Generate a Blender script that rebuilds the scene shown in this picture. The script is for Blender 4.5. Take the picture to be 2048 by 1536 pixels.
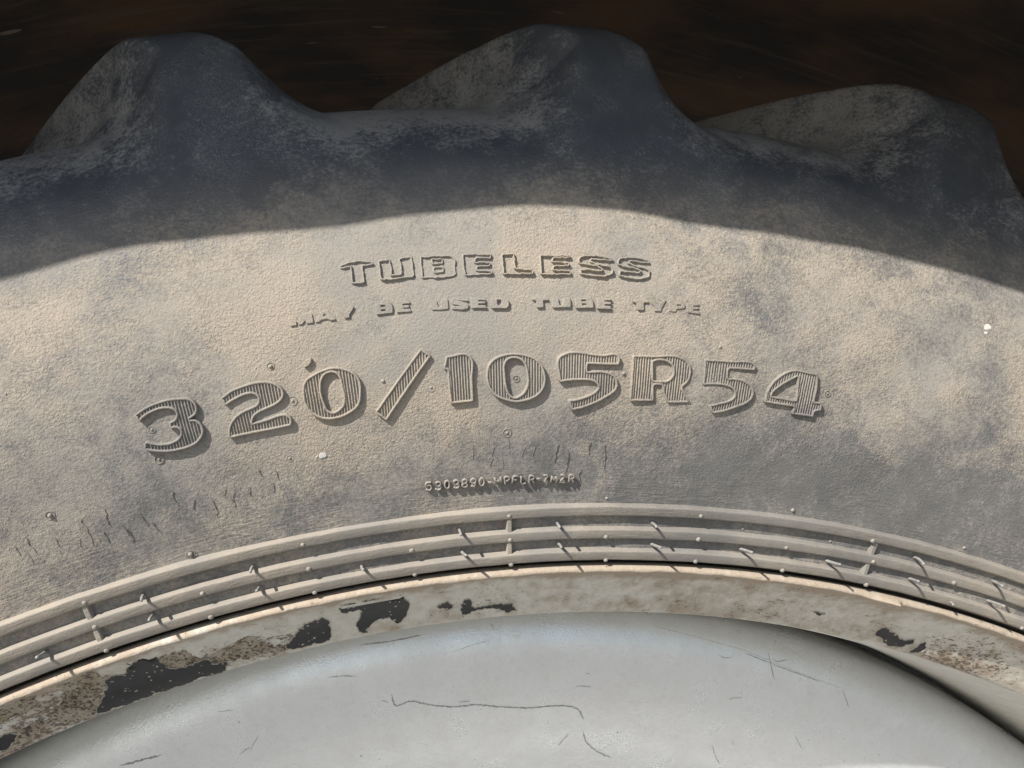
import bpy, math, random
import numpy as np
from mathutils import Vector, Matrix
from mathutils.geometry import delaunay_2d_cdt

for o in list(bpy.data.objects):
    bpy.data.objects.remove(o)
scene = bpy.context.scene
COL = scene.collection
rng = random.Random(7)
nrg = np.random.default_rng(11)
R_ = math.radians

# ------------------------------------------------------------------ camera
HC = 1.03                                    # height of the wheel's axle above the ground
CX, CZ, CD = -0.0933, 0.7737, 0.376          # camera: beside the axle, above it, in front of the rim lip
YAW, PITCH, FPX = R_(8.8), R_(3.72), 1538.0  # focal length in pixels of a 2048 wide picture
cy_, sy_, cp_, sp_ = math.cos(YAW), math.sin(YAW), math.cos(PITCH), math.sin(PITCH)
FW = np.array([sy_ * cp_, sp_, cy_ * cp_])   # (x, up, into the wheel)
RT = np.array([cy_, 0.0, -sy_])
UP = np.cross(FW, RT)
UP = UP if UP[1] > 0 else -UP
cam = bpy.data.cameras.new('camera')
cam.sensor_width = 36.0
cam.lens = 36.0 * FPX / 2048.0
cam.clip_start = 0.01
cam.clip_end = 500.0
camo = bpy.data.objects.new('camera', cam)
COL.objects.link(camo)
sw = lambda v: Vector((v[0], v[2], v[1]))
m = Matrix.Identity(4)
for i, v in enumerate((sw(RT), sw(UP), -sw(FW))):
    m[0][i], m[1][i], m[2][i] = v
m.translation = Vector((CX, -CD, HC + CZ))
camo.matrix_world = m
scene.camera = camo

# ------------------------------------------------------------------ light
SUN = Vector((-0.583, -0.545, 0.603)).normalized()
world = bpy.data.worlds.new('World')
scene.world = world
world.use_nodes = True
wn = world.node_tree
bg = wn.nodes['Background']
sky = wn.nodes.new('ShaderNodeTexSky')
sky.sky_type = 'NISHITA'
sky.sun_disc = False
sky.sun_elevation = math.asin(SUN.z)
sky.sun_rotation = math.atan2(SUN.x, SUN.y)
wn.links.new(sky.outputs[0], bg.inputs[0])
bg.inputs[1].default_value = 0.088
sl = bpy.data.lights.new('sun', 'SUN')
sl.energy = 5.0
sl.angle = R_(0.53)
sl.color = (1.0, 0.94, 0.86)
slo = bpy.data.objects.new('sun', sl)
slo.rotation_euler = (-SUN).to_track_quat('-Z', 'Y').to_euler()
slo.location = SUN * 20
COL.objects.link(slo)
scene.view_settings.view_transform = 'Standard'
scene.view_settings.look = 'None'
scene.view_settings.exposure = 0.56
scene.view_settings.gamma = 1.0
scene.cycles.max_bounces = 5

# ------------------------------------------------------------------ helpers
def W(X, Z, h):
    return np.stack([X, -h, HC + Z], -1)

def catmull(pts, n=24):
    p = np.array(pts, float)
    out = []
    for i in range(len(p) - 1):
        p0 = p[max(i - 1, 0)]; p1 = p[i]; p2 = p[i + 1]; p3 = p[min(i + 2, len(p) - 1)]
        d1 = max(np.hypot(*(p1 - p0)), 1e-9); d2 = np.hypot(*(p2 - p1)); d3 = max(np.hypot(*(p3 - p2)), 1e-9)
        m1 = (p2 - p1) if i == 0 else ((p1 - p0) / d1 * d2 + (p2 - p1) / d2 * d1) / (d1 + d2) * d2
        m2 = (p2 - p1) if i == len(p) - 2 else ((p2 - p1) / d2 * d3 + (p3 - p2) / d3 * d2) / (d2 + d3) * d2
        for k in range(n):
            t = k / n
            out.append((2*t**3-3*t**2+1)*p1 + (t**3-2*t**2+t)*m1 + (-2*t**3+3*t**2)*p2 + (t**3-t**2)*m2)
    out.append(p[-1])
    return np.array(out)

def resample(c, n):
    s = np.concatenate([[0], np.cumsum(np.hypot(*np.diff(c, axis=0).T))])
    q = np.linspace(0, s[-1], n)
    return np.stack([np.interp(q, s, c[:, 0]), np.interp(q, s, c[:, 1])], 1)

class Rev:
    """a surface of revolution about the axle, h = height towards the viewer as a function of the radius"""
    def __init__(s, curve):
        o = np.argsort(curve[:, 0])
        s.r, s.h = curve[o, 0], curve[o, 1]
    def H(s, r):
        return np.interp(r, s.r, s.h)
    def nrm(s, r):
        d = (s.H(r + 4e-4) - s.H(r - 4e-4)) / 8e-4
        l = np.sqrt(1 + d * d)
        return -d / l, 1 / l
    def P(s, th, r, off=0.0):
        th, r = np.asarray(th, float), np.asarray(r, float)
        nr, nh = s.nrm(r)
        rr = r + nr * off
        return W(rr * np.sin(th), rr * np.cos(th), s.H(r) + nh * off)
    def pix(s, px, py, off=0.0):
        d = (px - 1024) / FPX * RT - (py - 768) / FPX * UP + FW
        h = 0.0
        for _ in range(25):
            t = (CD - h) / d[2]
            X, Z = CX + t * d[0], CZ + t * d[1]
            r = math.hypot(X, Z)
            h = 0.5 * h + 0.5 * (float(s.H(r)) + off)
        return math.atan2(X, Z), r
    def frame(s, th, r, off=0.0):
        p = s.P(th, r, off)
        nr, nh = s.nrm(r)
        n = Vector((nr * math.sin(th), -nh, nr * math.cos(th))).normalized()
        e = Vector((math.cos(th), 0, -math.sin(th)))
        f = n.cross(e)
        M = Matrix.Identity(4)
        for i, v in enumerate((e, f, n)):
            M[0][i], M[1][i], M[2][i] = v
        M.translation = Vector(p)
        return M

def obj(name, mesh, mat, parent=None, **props):
    o = bpy.data.objects.new(name, mesh)
    if mat and not mesh.materials:
        mesh.materials.append(mat)
    o.parent = parent
    COL.objects.link(o)
    for k, v in props.items():
        o[k] = v
    return o

def mesh_np(name, V, F, smooth=True):
    """V (n,3) array, F list of index tuples or (m,4)/(m,3) array"""
    me = bpy.data.meshes.new(name)
    if isinstance(F, np.ndarray):
        k = F.shape[1]
        me.vertices.add(len(V)); me.vertices.foreach_set('co', np.asarray(V, np.float32).ravel())
        me.loops.add(F.size); me.loops.foreach_set('vertex_index', F.astype(np.int32).ravel())
        me.polygons.add(len(F)); me.polygons.foreach_set('loop_start', np.arange(0, F.size, k, dtype=np.int32))
        me.update(calc_edges=True)
    else:
        me.from_pydata([tuple(map(float, v)) for v in V], [], [tuple(map(int, f)) for f in F])
    me.polygons.foreach_set('use_smooth', np.full(len(me.polygons), smooth))
    me.validate()
    me.update()
    return me

def attr(me, name, vals):
    a = me.attributes.new(name, 'FLOAT', 'POINT')
    a.data.foreach_set('value', np.asarray(vals, np.float32))

def coords(me):
    a = np.empty(len(me.vertices) * 3, np.float32)
    me.vertices.foreach_get('co', a)
    return a.reshape(-1, 3)

def grid_faces(nr, nc, wrap):
    i = np.arange(nr - 1)[:, None]; j = np.arange(nc if wrap else nc - 1)[None, :]
    j2 = (j + 1) % nc
    return np.stack(np.broadcast_arrays(i*nc+j, i*nc+j2, (i+1)*nc+j2, (i+1)*nc+j), -1).reshape(-1, 4)

def smooth01(x):
    x = np.clip(x, 0, 1)
    return x * x * (3 - 2 * x)

def fbm(p, scale, octv=5, rough=0.6, seed=0):
    """value noise summed over octaves, about 0..1"""
    out = np.zeros(len(p)); amp, tot = 1.0, 0.0
    q = p * scale + seed * 17.31
    for _ in range(octv):
        i = np.floor(q).astype(np.int64); f = q - i
        f = f * f * (3 - 2 * f)
        acc = 0
        for c in range(8):
            b = np.array([(c >> k) & 1 for k in range(3)])
            k = i + b
            h = (k[:, 0] * 374761393 + k[:, 1] * 668265263 + k[:, 2] * 2147483647 + seed * 97) & 0xffffffff
            h = ((h ^ (h >> 13)) * 1274126177) & 0xffffffff
            h = ((h ^ (h >> 16)) & 0xffff) / 65535.0
            w = np.prod(np.where(b, f, 1 - f), 1)
            acc = acc + h * w
        out += amp * acc; tot += amp
        amp *= rough; q = q * 2.03 + 5.7
    return out / tot

# ------------------------------------------------------------------ materials
class NT:
    def __init__(s, name):
        s.m = bpy.data.materials.new(name)
        s.m.use_nodes = True
        s.t = s.m.node_tree
        s.b = s.t.nodes['Principled BSDF']
        s.geo = s.n('ShaderNodeNewGeometry')
    def n(s, kind, **kw):
        x = s.t.nodes.new(kind)
        for k, v in kw.items():
            setattr(x, k, v)
        return x
    def put(s, sock, v):
        if hasattr(v, 'is_linked') or hasattr(v, 'links'):
            s.t.links.new(v, sock)
        else:
            sock.default_value = v
    def math(s, op, a, b=0.0, c=None, clamp=False):
        x = s.n('ShaderNodeMath', operation=op, use_clamp=clamp)
        s.put(x.inputs[0], a); s.put(x.inputs[1], b)
        if c is not None:
            s.put(x.inputs[2], c)
        return x.outputs[0]
    def noise(s, vec, scale, detail=4, rough=0.55, dist=0.0, color=False):
        x = s.n('ShaderNodeTexNoise')
        s.put(x.inputs['Vector'], vec)
        x.inputs['Scale'].default_value = scale
        x.inputs['Detail'].default_value = detail
        x.inputs['Roughness'].default_value = rough
        x.inputs['Distortion'].default_value = dist
        return x.outputs[1 if color else 0]
    def ramp(s, v, a, b, lo=0.0, hi=1.0, kind='SMOOTHSTEP'):
        x = s.n('ShaderNodeMapRange', interpolation_type=kind)
        s.put(x.inputs[0], v)
        x.inputs[1].default_value = a; x.inputs[2].default_value = b
        x.inputs[3].default_value = lo; x.inputs[4].default_value = hi
        return x.outputs[0]
    def mix(s, f, a, b):
        x = s.n('ShaderNodeMix', data_type='RGBA')
        s.put(x.inputs[0], f)
        for sock, v in ((x.inputs[6], a), (x.inputs[7], b)):
            s.put(sock, v if not isinstance(v, tuple) else (*v, 1.0))
        return x.outputs[2]
    def attr(s, name):
        return s.n('ShaderNodeAttribute', attribute_name=name).outputs['Fac']
    def polar(s):
        """(along the circumference, radius, depth) in metres"""
        sep = s.n('ShaderNodeSeparateXYZ')
        s.put(sep.inputs[0], s.geo.outputs['Position'])
        z = s.math('SUBTRACT', sep.outputs[2], HC)
        r = s.math('SQRT', s.math('ADD', s.math('MULTIPLY', sep.outputs[0], sep.outputs[0]), s.math('MULTIPLY', z, z)))
        th = s.math('ARCTAN2', sep.outputs[0], z)
        c = s.n('ShaderNodeCombineXYZ')
        s.put(c.inputs[0], s.math('MULTIPLY', th, 0.8)); s.put(c.inputs[1], r); s.put(c.inputs[2], sep.outputs[1])
        return c.outputs[0], r, th
    def scale(s, vec, xyz):
        x = s.n('ShaderNodeVectorMath', operation='MULTIPLY')
        s.put(x.inputs[0], vec); x.inputs[1].default_value = xyz
        return x.outputs[0]
    def bump(s, h, dist, strength=1.0, prev=None):
        x = s.n('ShaderNodeBump')
        x.inputs['Strength'].default_value = strength
        x.inputs['Distance'].default_value = dist
        s.put(x.inputs['Height'], h)
        if prev is not None:
            s.put(x.inputs['Normal'], prev)
        return x.outputs[0]
    def done(s, col, rough, normal=None, metal=0.0, spec=0.5):
        s.put(s.b.inputs['Base Color'], col if not isinstance(col, tuple) else (*col, 1.0))
        s.put(s.b.inputs['Roughness'], rough)
        s.b.inputs['Metallic'].default_value = metal
        s.put(s.b.inputs['Specular IOR Level'], spec)
        if normal is not None:
            s.put(s.b.inputs['Normal'], normal)
        return s.m

def mat_rubber():
    t = NT('dusty_rubber')
    P, r, th = t.polar()
    dust_shade, calm, huea, scf = t.attr('dust_shade'), t.attr('calm'), t.attr('hue'), t.attr('scuff')
    n2 = t.noise(P, 75, 5, 0.68, 0.4)
    n3 = t.noise(P, 560, 3, 0.75)
    wild = t.math('MULTIPLY_ADD', calm, -0.8, 1.0)
    mk = t.math('MULTIPLY_ADD', t.math('SUBTRACT', n2, 0.5), 1.3, t.math('MULTIPLY', t.math('SUBTRACT', n3, 0.5), 1.6))
    mk = t.math('MULTIPLY_ADD', mk, wild, dust_shade)
    up = t.ramp(r, 0.882, 0.918)  # shoulder zone; colours mixed in here paint fender shade and sky blue
    mk = t.math('ADD', t.math('MULTIPLY', t.ramp(mk, 0.0, 1.0), t.math('SUBTRACT', 1.0, up)), t.math('MULTIPLY', t.ramp(mk, 0.15, 0.80), up))
    # hair-like chalky scuffs
    sc = t.noise(P, 300, 2, 0.6, 3.0)
    sc = t.ramp(t.math('ABSOLUTE', t.math('SUBTRACT', sc, 0.5)), 0.0, 0.03, 1.0, 0.0)
    sc = t.math('MULTIPLY', sc, scf)
    dcol = t.mix(huea, (0.350, 0.308, 0.254), (0.282, 0.264, 0.236))
    dcol = t.mix(up, dcol, (0.235, 0.240, 0.243))
    rub = t.mix(n2, (0.110, 0.112, 0.114), (0.165, 0.162, 0.157))
    rub = t.mix(up, rub, t.mix(n2, (0.046, 0.054, 0.068), (0.086, 0.097, 0.115)))  # darker, bluer shoulder rubber: its own tone with shade painted in
    col = t.mix(mk, rub, dcol)
    col = t.mix(sc, col, (0.30, 0.30, 0.295))
    pit = t.ramp(t.noise(P, 1150, 1.5, 0.6, 0.5), 0.60, 0.70)
    pit = t.math('MULTIPLY', pit, t.math('MULTIPLY_ADD', calm, -0.2, 0.22))
    col = t.mix(pit, col, t.mix(0.5, rub, (0.07, 0.062, 0.052)))
    # relief: pebbled skin higher up, fine circumferential wrinkles towards the bead
    g1 = t.noise(P, 900, 2, 0.6, 0.6)
    wr = t.noise(t.scale(P, (0.16, 1, 1)), 800, 2, 0.55, 0.4)
    wm = t.ramp(r, 0.738, 0.778, 1.0, 0.0)
    mixh = t.n('ShaderNodeMix', data_type='FLOAT')
    t.put(mixh.inputs[0], wm); t.put(mixh.inputs[2], g1); t.put(mixh.inputs[3], t.math('MULTIPLY_ADD', g1, 0.5, t.math('MULTIPLY', wr, 0.75)))
    damp = t.math('MULTIPLY', t.math('MULTIPLY', t.ramp(huea, 0, 1, 1.2, 0.7), t.ramp(r, 0.895, 0.935, 1.0, 0.5)), t.math('MULTIPLY_ADD', calm, -0.5, 1.0))
    hgt = t.math('MULTIPLY', mixh.outputs[0], damp)
    hgt = t.math('MULTIPLY_ADD', n2, t.math('MULTIPLY', damp, t.ramp(r, 0.88, 0.92, 0.7, 0.15)), hgt)
    b = t.bump(t.math('MULTIPLY_ADD', pit, -0.3, hgt), 0.00052, 1.0)
    rough = t.ramp(mk, 0, 1, 0.55, 0.95)
    return t.done(col, rough, b, spec=0.35)

def mat_fender():
    t = NT('muddy_fender_steel')
    P, r, th = t.polar()
    st = t.noise(t.scale(P, (0.12, 1, 1)), 90, 7, 0.65, 0.3)
    bl = t.noise(P, 9, 5, 0.6)
    col = t.mix(t.ramp(bl, 0.38, 0.66), (0.065, 0.059, 0.054), (0.170, 0.105, 0.062))
    col = t.mix(t.ramp(st, 0.5, 0.8), col, (0.17, 0.13, 0.10))
    sk = t.noise(t.scale(P, (0.22, 1, 1)), 120, 2, 0.5, 0.6)
    col = t.mix(t.ramp(sk, 0.735, 0.765), col, (0.30, 0.25, 0.20))
    return t.done(col, 0.85, t.bump(st, 0.002, 0.7), spec=0.25)

def mat_rim():
    t = NT('worn_cream_paint')
    P, r, th = t.polar()
    rust = t.attr('rust'); spk = t.attr('speck')
    n2 = t.noise(t.scale(P, (0.6, 1, 1)), 520, 4, 0.7)
    n3 = t.noise(P, 120, 6, 0.7)
    base = t.mix(t.ramp(n3, 0.35, 0.7), (0.585, 0.57, 0.52), (0.49, 0.465, 0.405))
    st = t.ramp(t.math('MULTIPLY_ADD', rust, 1.0, t.math('MULTIPLY', n3, 0.9)), 0.50, 1.15)
    base = t.mix(t.math('MULTIPLY', st, 0.72), base, (0.29, 0.215, 0.145))
    sp = t.ramp(t.math('ADD', t.math('MULTIPLY_ADD', spk, 0.22, n2), t.math('MULTIPLY', n3, 0.32)), 0.83, 0.90)
    base = t.mix(t.math('MULTIPLY', sp, 0.85), base, t.mix(t.ramp(n3, 0.4, 0.65), (0.045, 0.042, 0.038), (0.13, 0.085, 0.055)))
    h = t.math('MULTIPLY_ADD', sp, -0.3, n2)
    h = t.math('MULTIPLY_ADD', n3, 0.8, h)
    return t.done(base, t.ramp(st, 0, 1, 0.5, 0.85), t.bump(h, 0.0007, 0.9))

def mat_disc():
    t = NT('silver_wheel_paint')
    P, r, th = t.polar()
    fl = t.noise(P, 900, 2, 0.6)
    sm = t.noise(P, 26, 6, 0.62, 0.4)
    gr = t.noise(P, 240, 4, 0.7)
    col = t.mix(t.ramp(sm, 0.35, 0.72), (0.87, 0.91, 0.95), (0.81, 0.835, 0.86))
    col = t.mix(t.ramp(gr, 0.5, 0.8, 0, 0.22), col, (0.45, 0.45, 0.44))
    h = t.math('MULTIPLY_ADD', sm, 2.2, fl)
    return t.done(col, t.ramp(sm, 0.3, 0.7, 0.26, 0.38), t.bump(h, 0.0004, 0.7), metal=0.7)

def mat_plain(name, col, rough, nsc=300, amt=0.25, dist=0.0003, col2=None, spec=0.5):
    t = NT(name)
    P, r, th = t.polar()
    n = t.noise(P, nsc, 5, 0.65)
    c = t.mix(t.ramp(n, 0.3, 0.75), col, col2 or tuple(x * (1 - amt) for x in col))
    return t.done(c, rough, t.bump(n, dist, 0.8), spec=spec)

M_RUB = mat_rubber()
M_FEN = mat_fender()
M_RIM = mat_rim()
M_DISC = mat_disc()
M_CHIP = mat_plain('bare_dark_primer', (0.009, 0.010, 0.013), 0.5, 220, 0.4, 0.0002, (0.020, 0.020, 0.022), 0.3)
M_EDGE = mat_plain('flaking_paint_edge', (0.52, 0.48, 0.40), 0.7, 300, 0.6)
M_SCR = mat_plain('scratch_grey', (0.46, 0.465, 0.47), 0.6, 700, 0.4)
M_SCRL = mat_plain('scratch_pale', (0.78, 0.79, 0.80), 0.45, 700, 0.2)
M_WHITE = mat_plain('white_paint_spatter', (0.60, 0.59, 0.56), 0.85, 500, 0.35)
M_PIN = mat_plain('rubber_hair', (0.30, 0.295, 0.285), 0.7, 400, 0.4)
M_SOIL = mat_plain('dry_soil', (0.29, 0.275, 0.25), 0.95, 3, 0.35, 0.02)

# ------------------------------------------------------------------ ground
g = mesh_np('ground', np.array([(-40, -40, 0), (40, -40, 0), (40, 40, 0), (-40, 40, 0)], float), np.array([[0, 1, 2, 3]]))
obj('ground', g, M_SOIL, kind='structure')

# ------------------------------------------------------------------ the wheel
wheel = bpy.data.objects.new('tractor_wheel', None)
COL.objects.link(wheel)
wheel['label'] = 'dusty farm tractor wheel with raised sidewall lettering and chipped cream rim'
wheel['category'] = 'wheel'

SIDE = [(.700, -.022), (.706, -.018), (.7105, -.0100), (.7118, -.0024), (.7140, -.0008), (.7225, .0018), (.7335, .0052), (.7435, .0086), (.760, .0148),
        (.780, .0212), (.800, .0262), (.820, .0294), (.840, .0305), (.860, .0296), (.880, .0270), (.895, .0235)]
VAL = [(.904, .0206), (.915, .0150), (.928, .0052), (.940, -.0085), (.9495, -.0245), (.956, -.045), (.962, -.09), (.964, -.13)]
LUG = [(.904, .0217), (.925, .0172), (.950, .0120), (.969, .0074), (.982, .0010), (.9900, -.0095), (.9930, -.022), (.9925, -.045), (.987, -.09), (.981, -.13)]
cv, cl = catmull(SIDE + VAL), catmull(SIDE + LUG)
k0 = 24 * (len(SIDE) - 1)
SW = Rev(cv[:k0 + 24 * 4])
NS, NL = 205, 135
side = resample(cv[:k0 + 1], NS)
vrow, lrow = resample(cv[k0:], NL), resample(cl[k0:], NL)
THD = np.radians(np.arange(-28, 28.0001, 0.08))
THC = np.radians(np.linspace(28, 332, 406))[1:-1]
TH = np.concatenate([THD, THC])
NC = len(TH)

def lug_mask(th, t, th0, sign):
    """th columns, t 0 at the shoulder .. 1 on the centre line; returns mask and lug index"""
    sarc = t * 0.235
    shift = -sign * np.maximum(sarc - 0.085, 0) * 0.94 / 0.985
    rel = th[None, :] - th0 - shift[:, None]
    per = R_(12)
    idx = np.round(rel / per)
    x = (rel - idx * per) * 0.97 * sign
    up = smooth01(sarc / 0.09)[:, None]
    deep = smooth01((sarc - 0.08) / 0.05)[:, None]
    wl = 0.008 - 0.006 * deep
    wr = 0.027 + 0.024 * (1 - up)
    fl_l = 0.050 - 0.020 * deep
    fl_r = 0.052 - 0.012 * up
    def flank(q, k, pw):
        q = np.clip(q, 0, 1.6) ** pw
        return np.clip(1 - np.log1p(np.exp((1 - q) * k)) / k * (1 / (np.log1p(np.exp(k)) / k)), 0, 1)
    ml = flank((x + wl + fl_l) / fl_l, 26, 1.9)
    mr = flank((wr + fl_r - x) / fl_r, 18, 1.8)
    fade = smooth01((1.0 - t) / 0.14)[:, None]
    rise = smooth01(t / 0.13)[:, None]
    return ml * mr * fade * rise, idx.astype(int)

tt = np.linspace(0, 1, NL)
mf, idf = lug_mask(TH, tt, R_(0.40), 1)
rr = vrow[:, 0:1] * (1 - mf) + lrow[:, 0:1] * mf
hh = vrow[:, 1:2] * (1 - mf) + lrow[:, 1:2] * mf
sub = np.arange(NL - 1, -1, -4)
mb, idb = lug_mask(TH, tt[sub], R_(6.05), -1)
rb = vrow[sub, 0:1] * (1 - mb) + lrow[sub, 0:1] * mb
hb = -0.26 - (vrow[sub, 1:2] * (1 - mb) + lrow[sub, 1:2] * mb)
sb = np.arange(NS - 1, -1, -6)
Rg = np.concatenate([np.repeat(side[:-1, 0:1], NC, 1), rr, rb[1:], np.repeat(side[sb[1:], 0:1], NC, 1)])
Hg = np.concatenate([np.repeat(side[:-1, 1:2], NC, 1), hh, hb[1:], np.repeat(-0.26 - side[sb[1:], 1:2], NC, 1)])
nfront = NS - 1 + NL
LID = np.full(Rg.shape, -999)
LM = np.zeros(Rg.shape)
LM[NS - 1:nfront] = mf; LID[NS - 1:nfront] = idf % 30
LM[nfront:nfront + len(sub) - 1] = mb[1:]; LID[nfront:nfront + len(sub) - 1] = 30 + idb[1:] % 30
# gentle unevenness of the moulded skin
wav = np.zeros(Rg.shape)
ua, va = TH[None, :] * 0.85, np.arange(Rg.shape[0])[:, None] * 0.00115
for k in range(26):
    fx, fy = nrg.normal(0, 60), nrg.normal(0, 60)
    wav += np.sin(ua * fx + va * fy + nrg.uniform(0, 6.28)) * 0.00009
Hg = Hg + wav
V = W(Rg * np.sin(TH)[None, :], Rg * np.cos(TH)[None, :], Hg).reshape(-1, 3)
F = grid_faces(Rg.shape[0], NC, True)
# vertex normals of the whole skin, so that lugs and sidewall shade as one surface
fn = np.cross(V[F[:, 2]] - V[F[:, 0]], V[F[:, 3]] - V[F[:, 1]])
VN = np.zeros_like(V)
for k in range(4):
    for ax in range(3):
        VN[:, ax] += np.bincount(F[:, k], fn[:, ax], len(V))
VN /= np.linalg.norm(VN, axis=1)[:, None] + 1e-12
# outward side
if VN[100 * NC + 350][1] > 0:
    F = F[:, ::-1]; VN = -VN

# where dust lies thick and where bare rubber and painted fender shade darken it: (pixel x, y, radius, amount)
BLOBS = [(900, 620, 420, .26), (300, 640, 300, .12), (1180, 480, 260, .18), (1700, 640, 150, .14), (600, 500, 260, .12),
         (1490, 575, 70, -.5), (1560, 640, 60, -.3), (1230, 520, 40, -.3), (2000, 560, 120, -.35), (1960, 700, 100, -.15), (1250, 930, 150, -.30), (1440, 960, 130, -.42),
         (1640, 950, 120, -.40), (1850, 960, 120, -.30), (1050, 940, 110, -.22), (700, 1000, 120, -.16), (350, 1070, 160, -.16), (80, 860, 110, -.18),
         (200, 600, 70, -.2), (100, 480, 160, -.25), (480, 420, 200, -.15), (1700, 1010, 200, -.2), (2000, 1000, 120, -.25), (760, 640, 50, -.15), (640, 720, 60, -.1),
         (1620, 850, 100, .15), (1850, 780, 100, .12), (1000, 860, 150, .08), (1985, 850, 50, -.2), (450, 960, 140, .06), (90, 1010, 100, .06),
         (640, 390, 170, -.34), (430, 440, 150, -.25), (980, 350, 180, -.22), (1300, 390, 150, -.2), (1600, 440, 160, -.15), (820, 380, 120, -.15)]  # this row darkens the band that lies in the fender's shade
BL = []
for (x, y, q, a) in BLOBS:
    t_, r_ = SW.pix(x, y)
    BL.append((SW.P(t_, r_), q * 0.00023, a * (.75 if a < 0 else 1)))

def dust_shade_attr(me, lift=0.0, calm=0.0):
    p = coords(me).astype(float)
    X, Z = p[:, 0], p[:, 2] - HC
    r = np.hypot(X, Z)
    th = np.arctan2(X, Z)
    d = np.interp(r, [.70, .735, .76, .80, .86, .875, .89, .905, .93, .96, .985, 1.02], [.38, .42, .44, .60, .72, .58, .30, .12, .16, .20, .14, .06])  # drop past the shadow edge: less dirt there, and fender shade painted in
    # lug faces are wiped darker than the hollows between them
    rel = (np.degrees(th) - 0.05 + 6) % 12 - 6
    face = np.exp(-((rel - 0.9) / 2.1) ** 2) * smooth01((r - .90) / .03)
    d = d - 0.30 * face + 0.46 * smooth01((r - .905) / .03) * (1 - face)
    for q, s, a in BL:
        d += a * np.exp(-(((p - q) ** 2).sum(1)) / (s * s))
    attr(me, 'dust_shade', d + lift + (.95 - .5 * calm) * (fbm(p, 17, 5, .6, 1) - .5))
    attr(me, 'hue', smooth01((fbm(p, 24, 5, .65, 2) - .36) / .3))
    sf = smooth01((fbm(p, 34, 5, .65, 3) - .47) / .16)
    attr(me, 'scuff', sf * np.interp(r, [.70, .86, .91, 1.0], [.10, .18, .65, .6]))
    attr(me, 'calm', np.full(len(p), calm))

def submesh(name, faces):
    u, inv = np.unique(faces, return_inverse=True)
    me = mesh_np(name, V[u], inv.reshape(-1, 4))
    me.normals_split_custom_set_from_vertices(VN[u].tolist())
    dust_shade_attr(me)
    return me

fm = LM.reshape(-1)[F].mean(1)
fid = LID.reshape(-1)[F].min(1)
islug = (fm > 0.5) & (fid >= 0)
tyre = obj('tyre', submesh('tyre', F[~islug]), M_RUB, wheel)
for i in range(60):
    s = islug & (fid == i)
    if s.any():
        obj('tread_lug', submesh('tread_lug', F[s]), M_RUB, tyre)

# bead rings -------------------------------------------------------
def revolve(name, prof, th=TH):
    p = np.array(prof, float)
    Rr, Hh = np.repeat(p[:, 0:1], len(th), 1), np.repeat(p[:, 1:2], len(th), 1)
    return Rr, Hh

def rev_mesh(name, Rr, Hh, flip=False):
    v = W(Rr * np.sin(TH)[None, :], Rr * np.cos(TH)[None, :], Hh).reshape(-1, 3)
    f = grid_faces(Rr.shape[0], NC, True)
    return mesh_np(name, v, f[:, ::-1] if flip else f)

CREST = (.7381, .7266, .7157)
RING_TOP = {}
for rc in CREST:
    pr = [(.0027, -.0012), (.0022, .0002), (.0019, .0008), (.0017, .0012), (.0006, .0033), (.0004, .0036), (.0001, .0037), (-.0002, .0037), (-.0004, .00365), (-.0007, .0036), (-.0037, .0026), (-.0040, .0024), (-.0042, .0020), (-.0043, .0014), (-.0044, .0002), (-.0045, -.0018)]
    prof = [(rc + a, float(SW.H(rc + a * .4)) + b) for a, b in pr]
    Rr, Hh = revolve('bead_ring', prof)
    wob = sum(np.sin(TH * fr + nrg.uniform(0, 6)) * .00003 for fr in (31, 57, 113, 190, 277))
    Rr = Rr + wob[None, :]
    me = rev_mesh('bead_ring', Rr, Hh, True)
    dust_shade_attr(me, 0.22, 1.0)
    obj('bead_ring', me, M_RUB, tyre)
    RING_TOP[rc] = float(SW.H(rc - .0008)) + .0029

# cross ribs between the rings
def box_prism(th, ra, rb_, w0, w1, h0, h1):
    """a tapered bar from radius ra to rb_"""
    vs, fs = [], []
    for r in np.linspace(ra, rb_, 5):
        base = float(SW.H(r))
        for x, h in ((-w0, h0), (-w1, h1 - .0003), (-w1 * .7, h1), (w1 * .7, h1), (w1, h1 - .0003), (w0, h0)):
            a = th + x / r
            vs.append(W(r * math.sin(a), r * math.cos(a), base + h))
    for i in range(4):
        for j in range(5):
            fs.append((i*6+j, i*6+j+1, (i+1)*6+j+1, (i+1)*6+j))
    return np.array(vs), fs

for k in range(-2, 3):
    th = R_(-2.93 + 15.05 * k)
    for rc0, rc1 in ((CREST[0], CREST[1]), (CREST[1], CREST[2])):
        v, f = box_prism(th, rc1 + .0002, rc0 - .0040, .0019, .0012, -.001, .0027)
        me = mesh_np('cross_rib', v, f, False)
        dust_shade_attr(me, 0.25, 1.0)
        obj('cross_rib', me, M_RUB, tyre)

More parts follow.
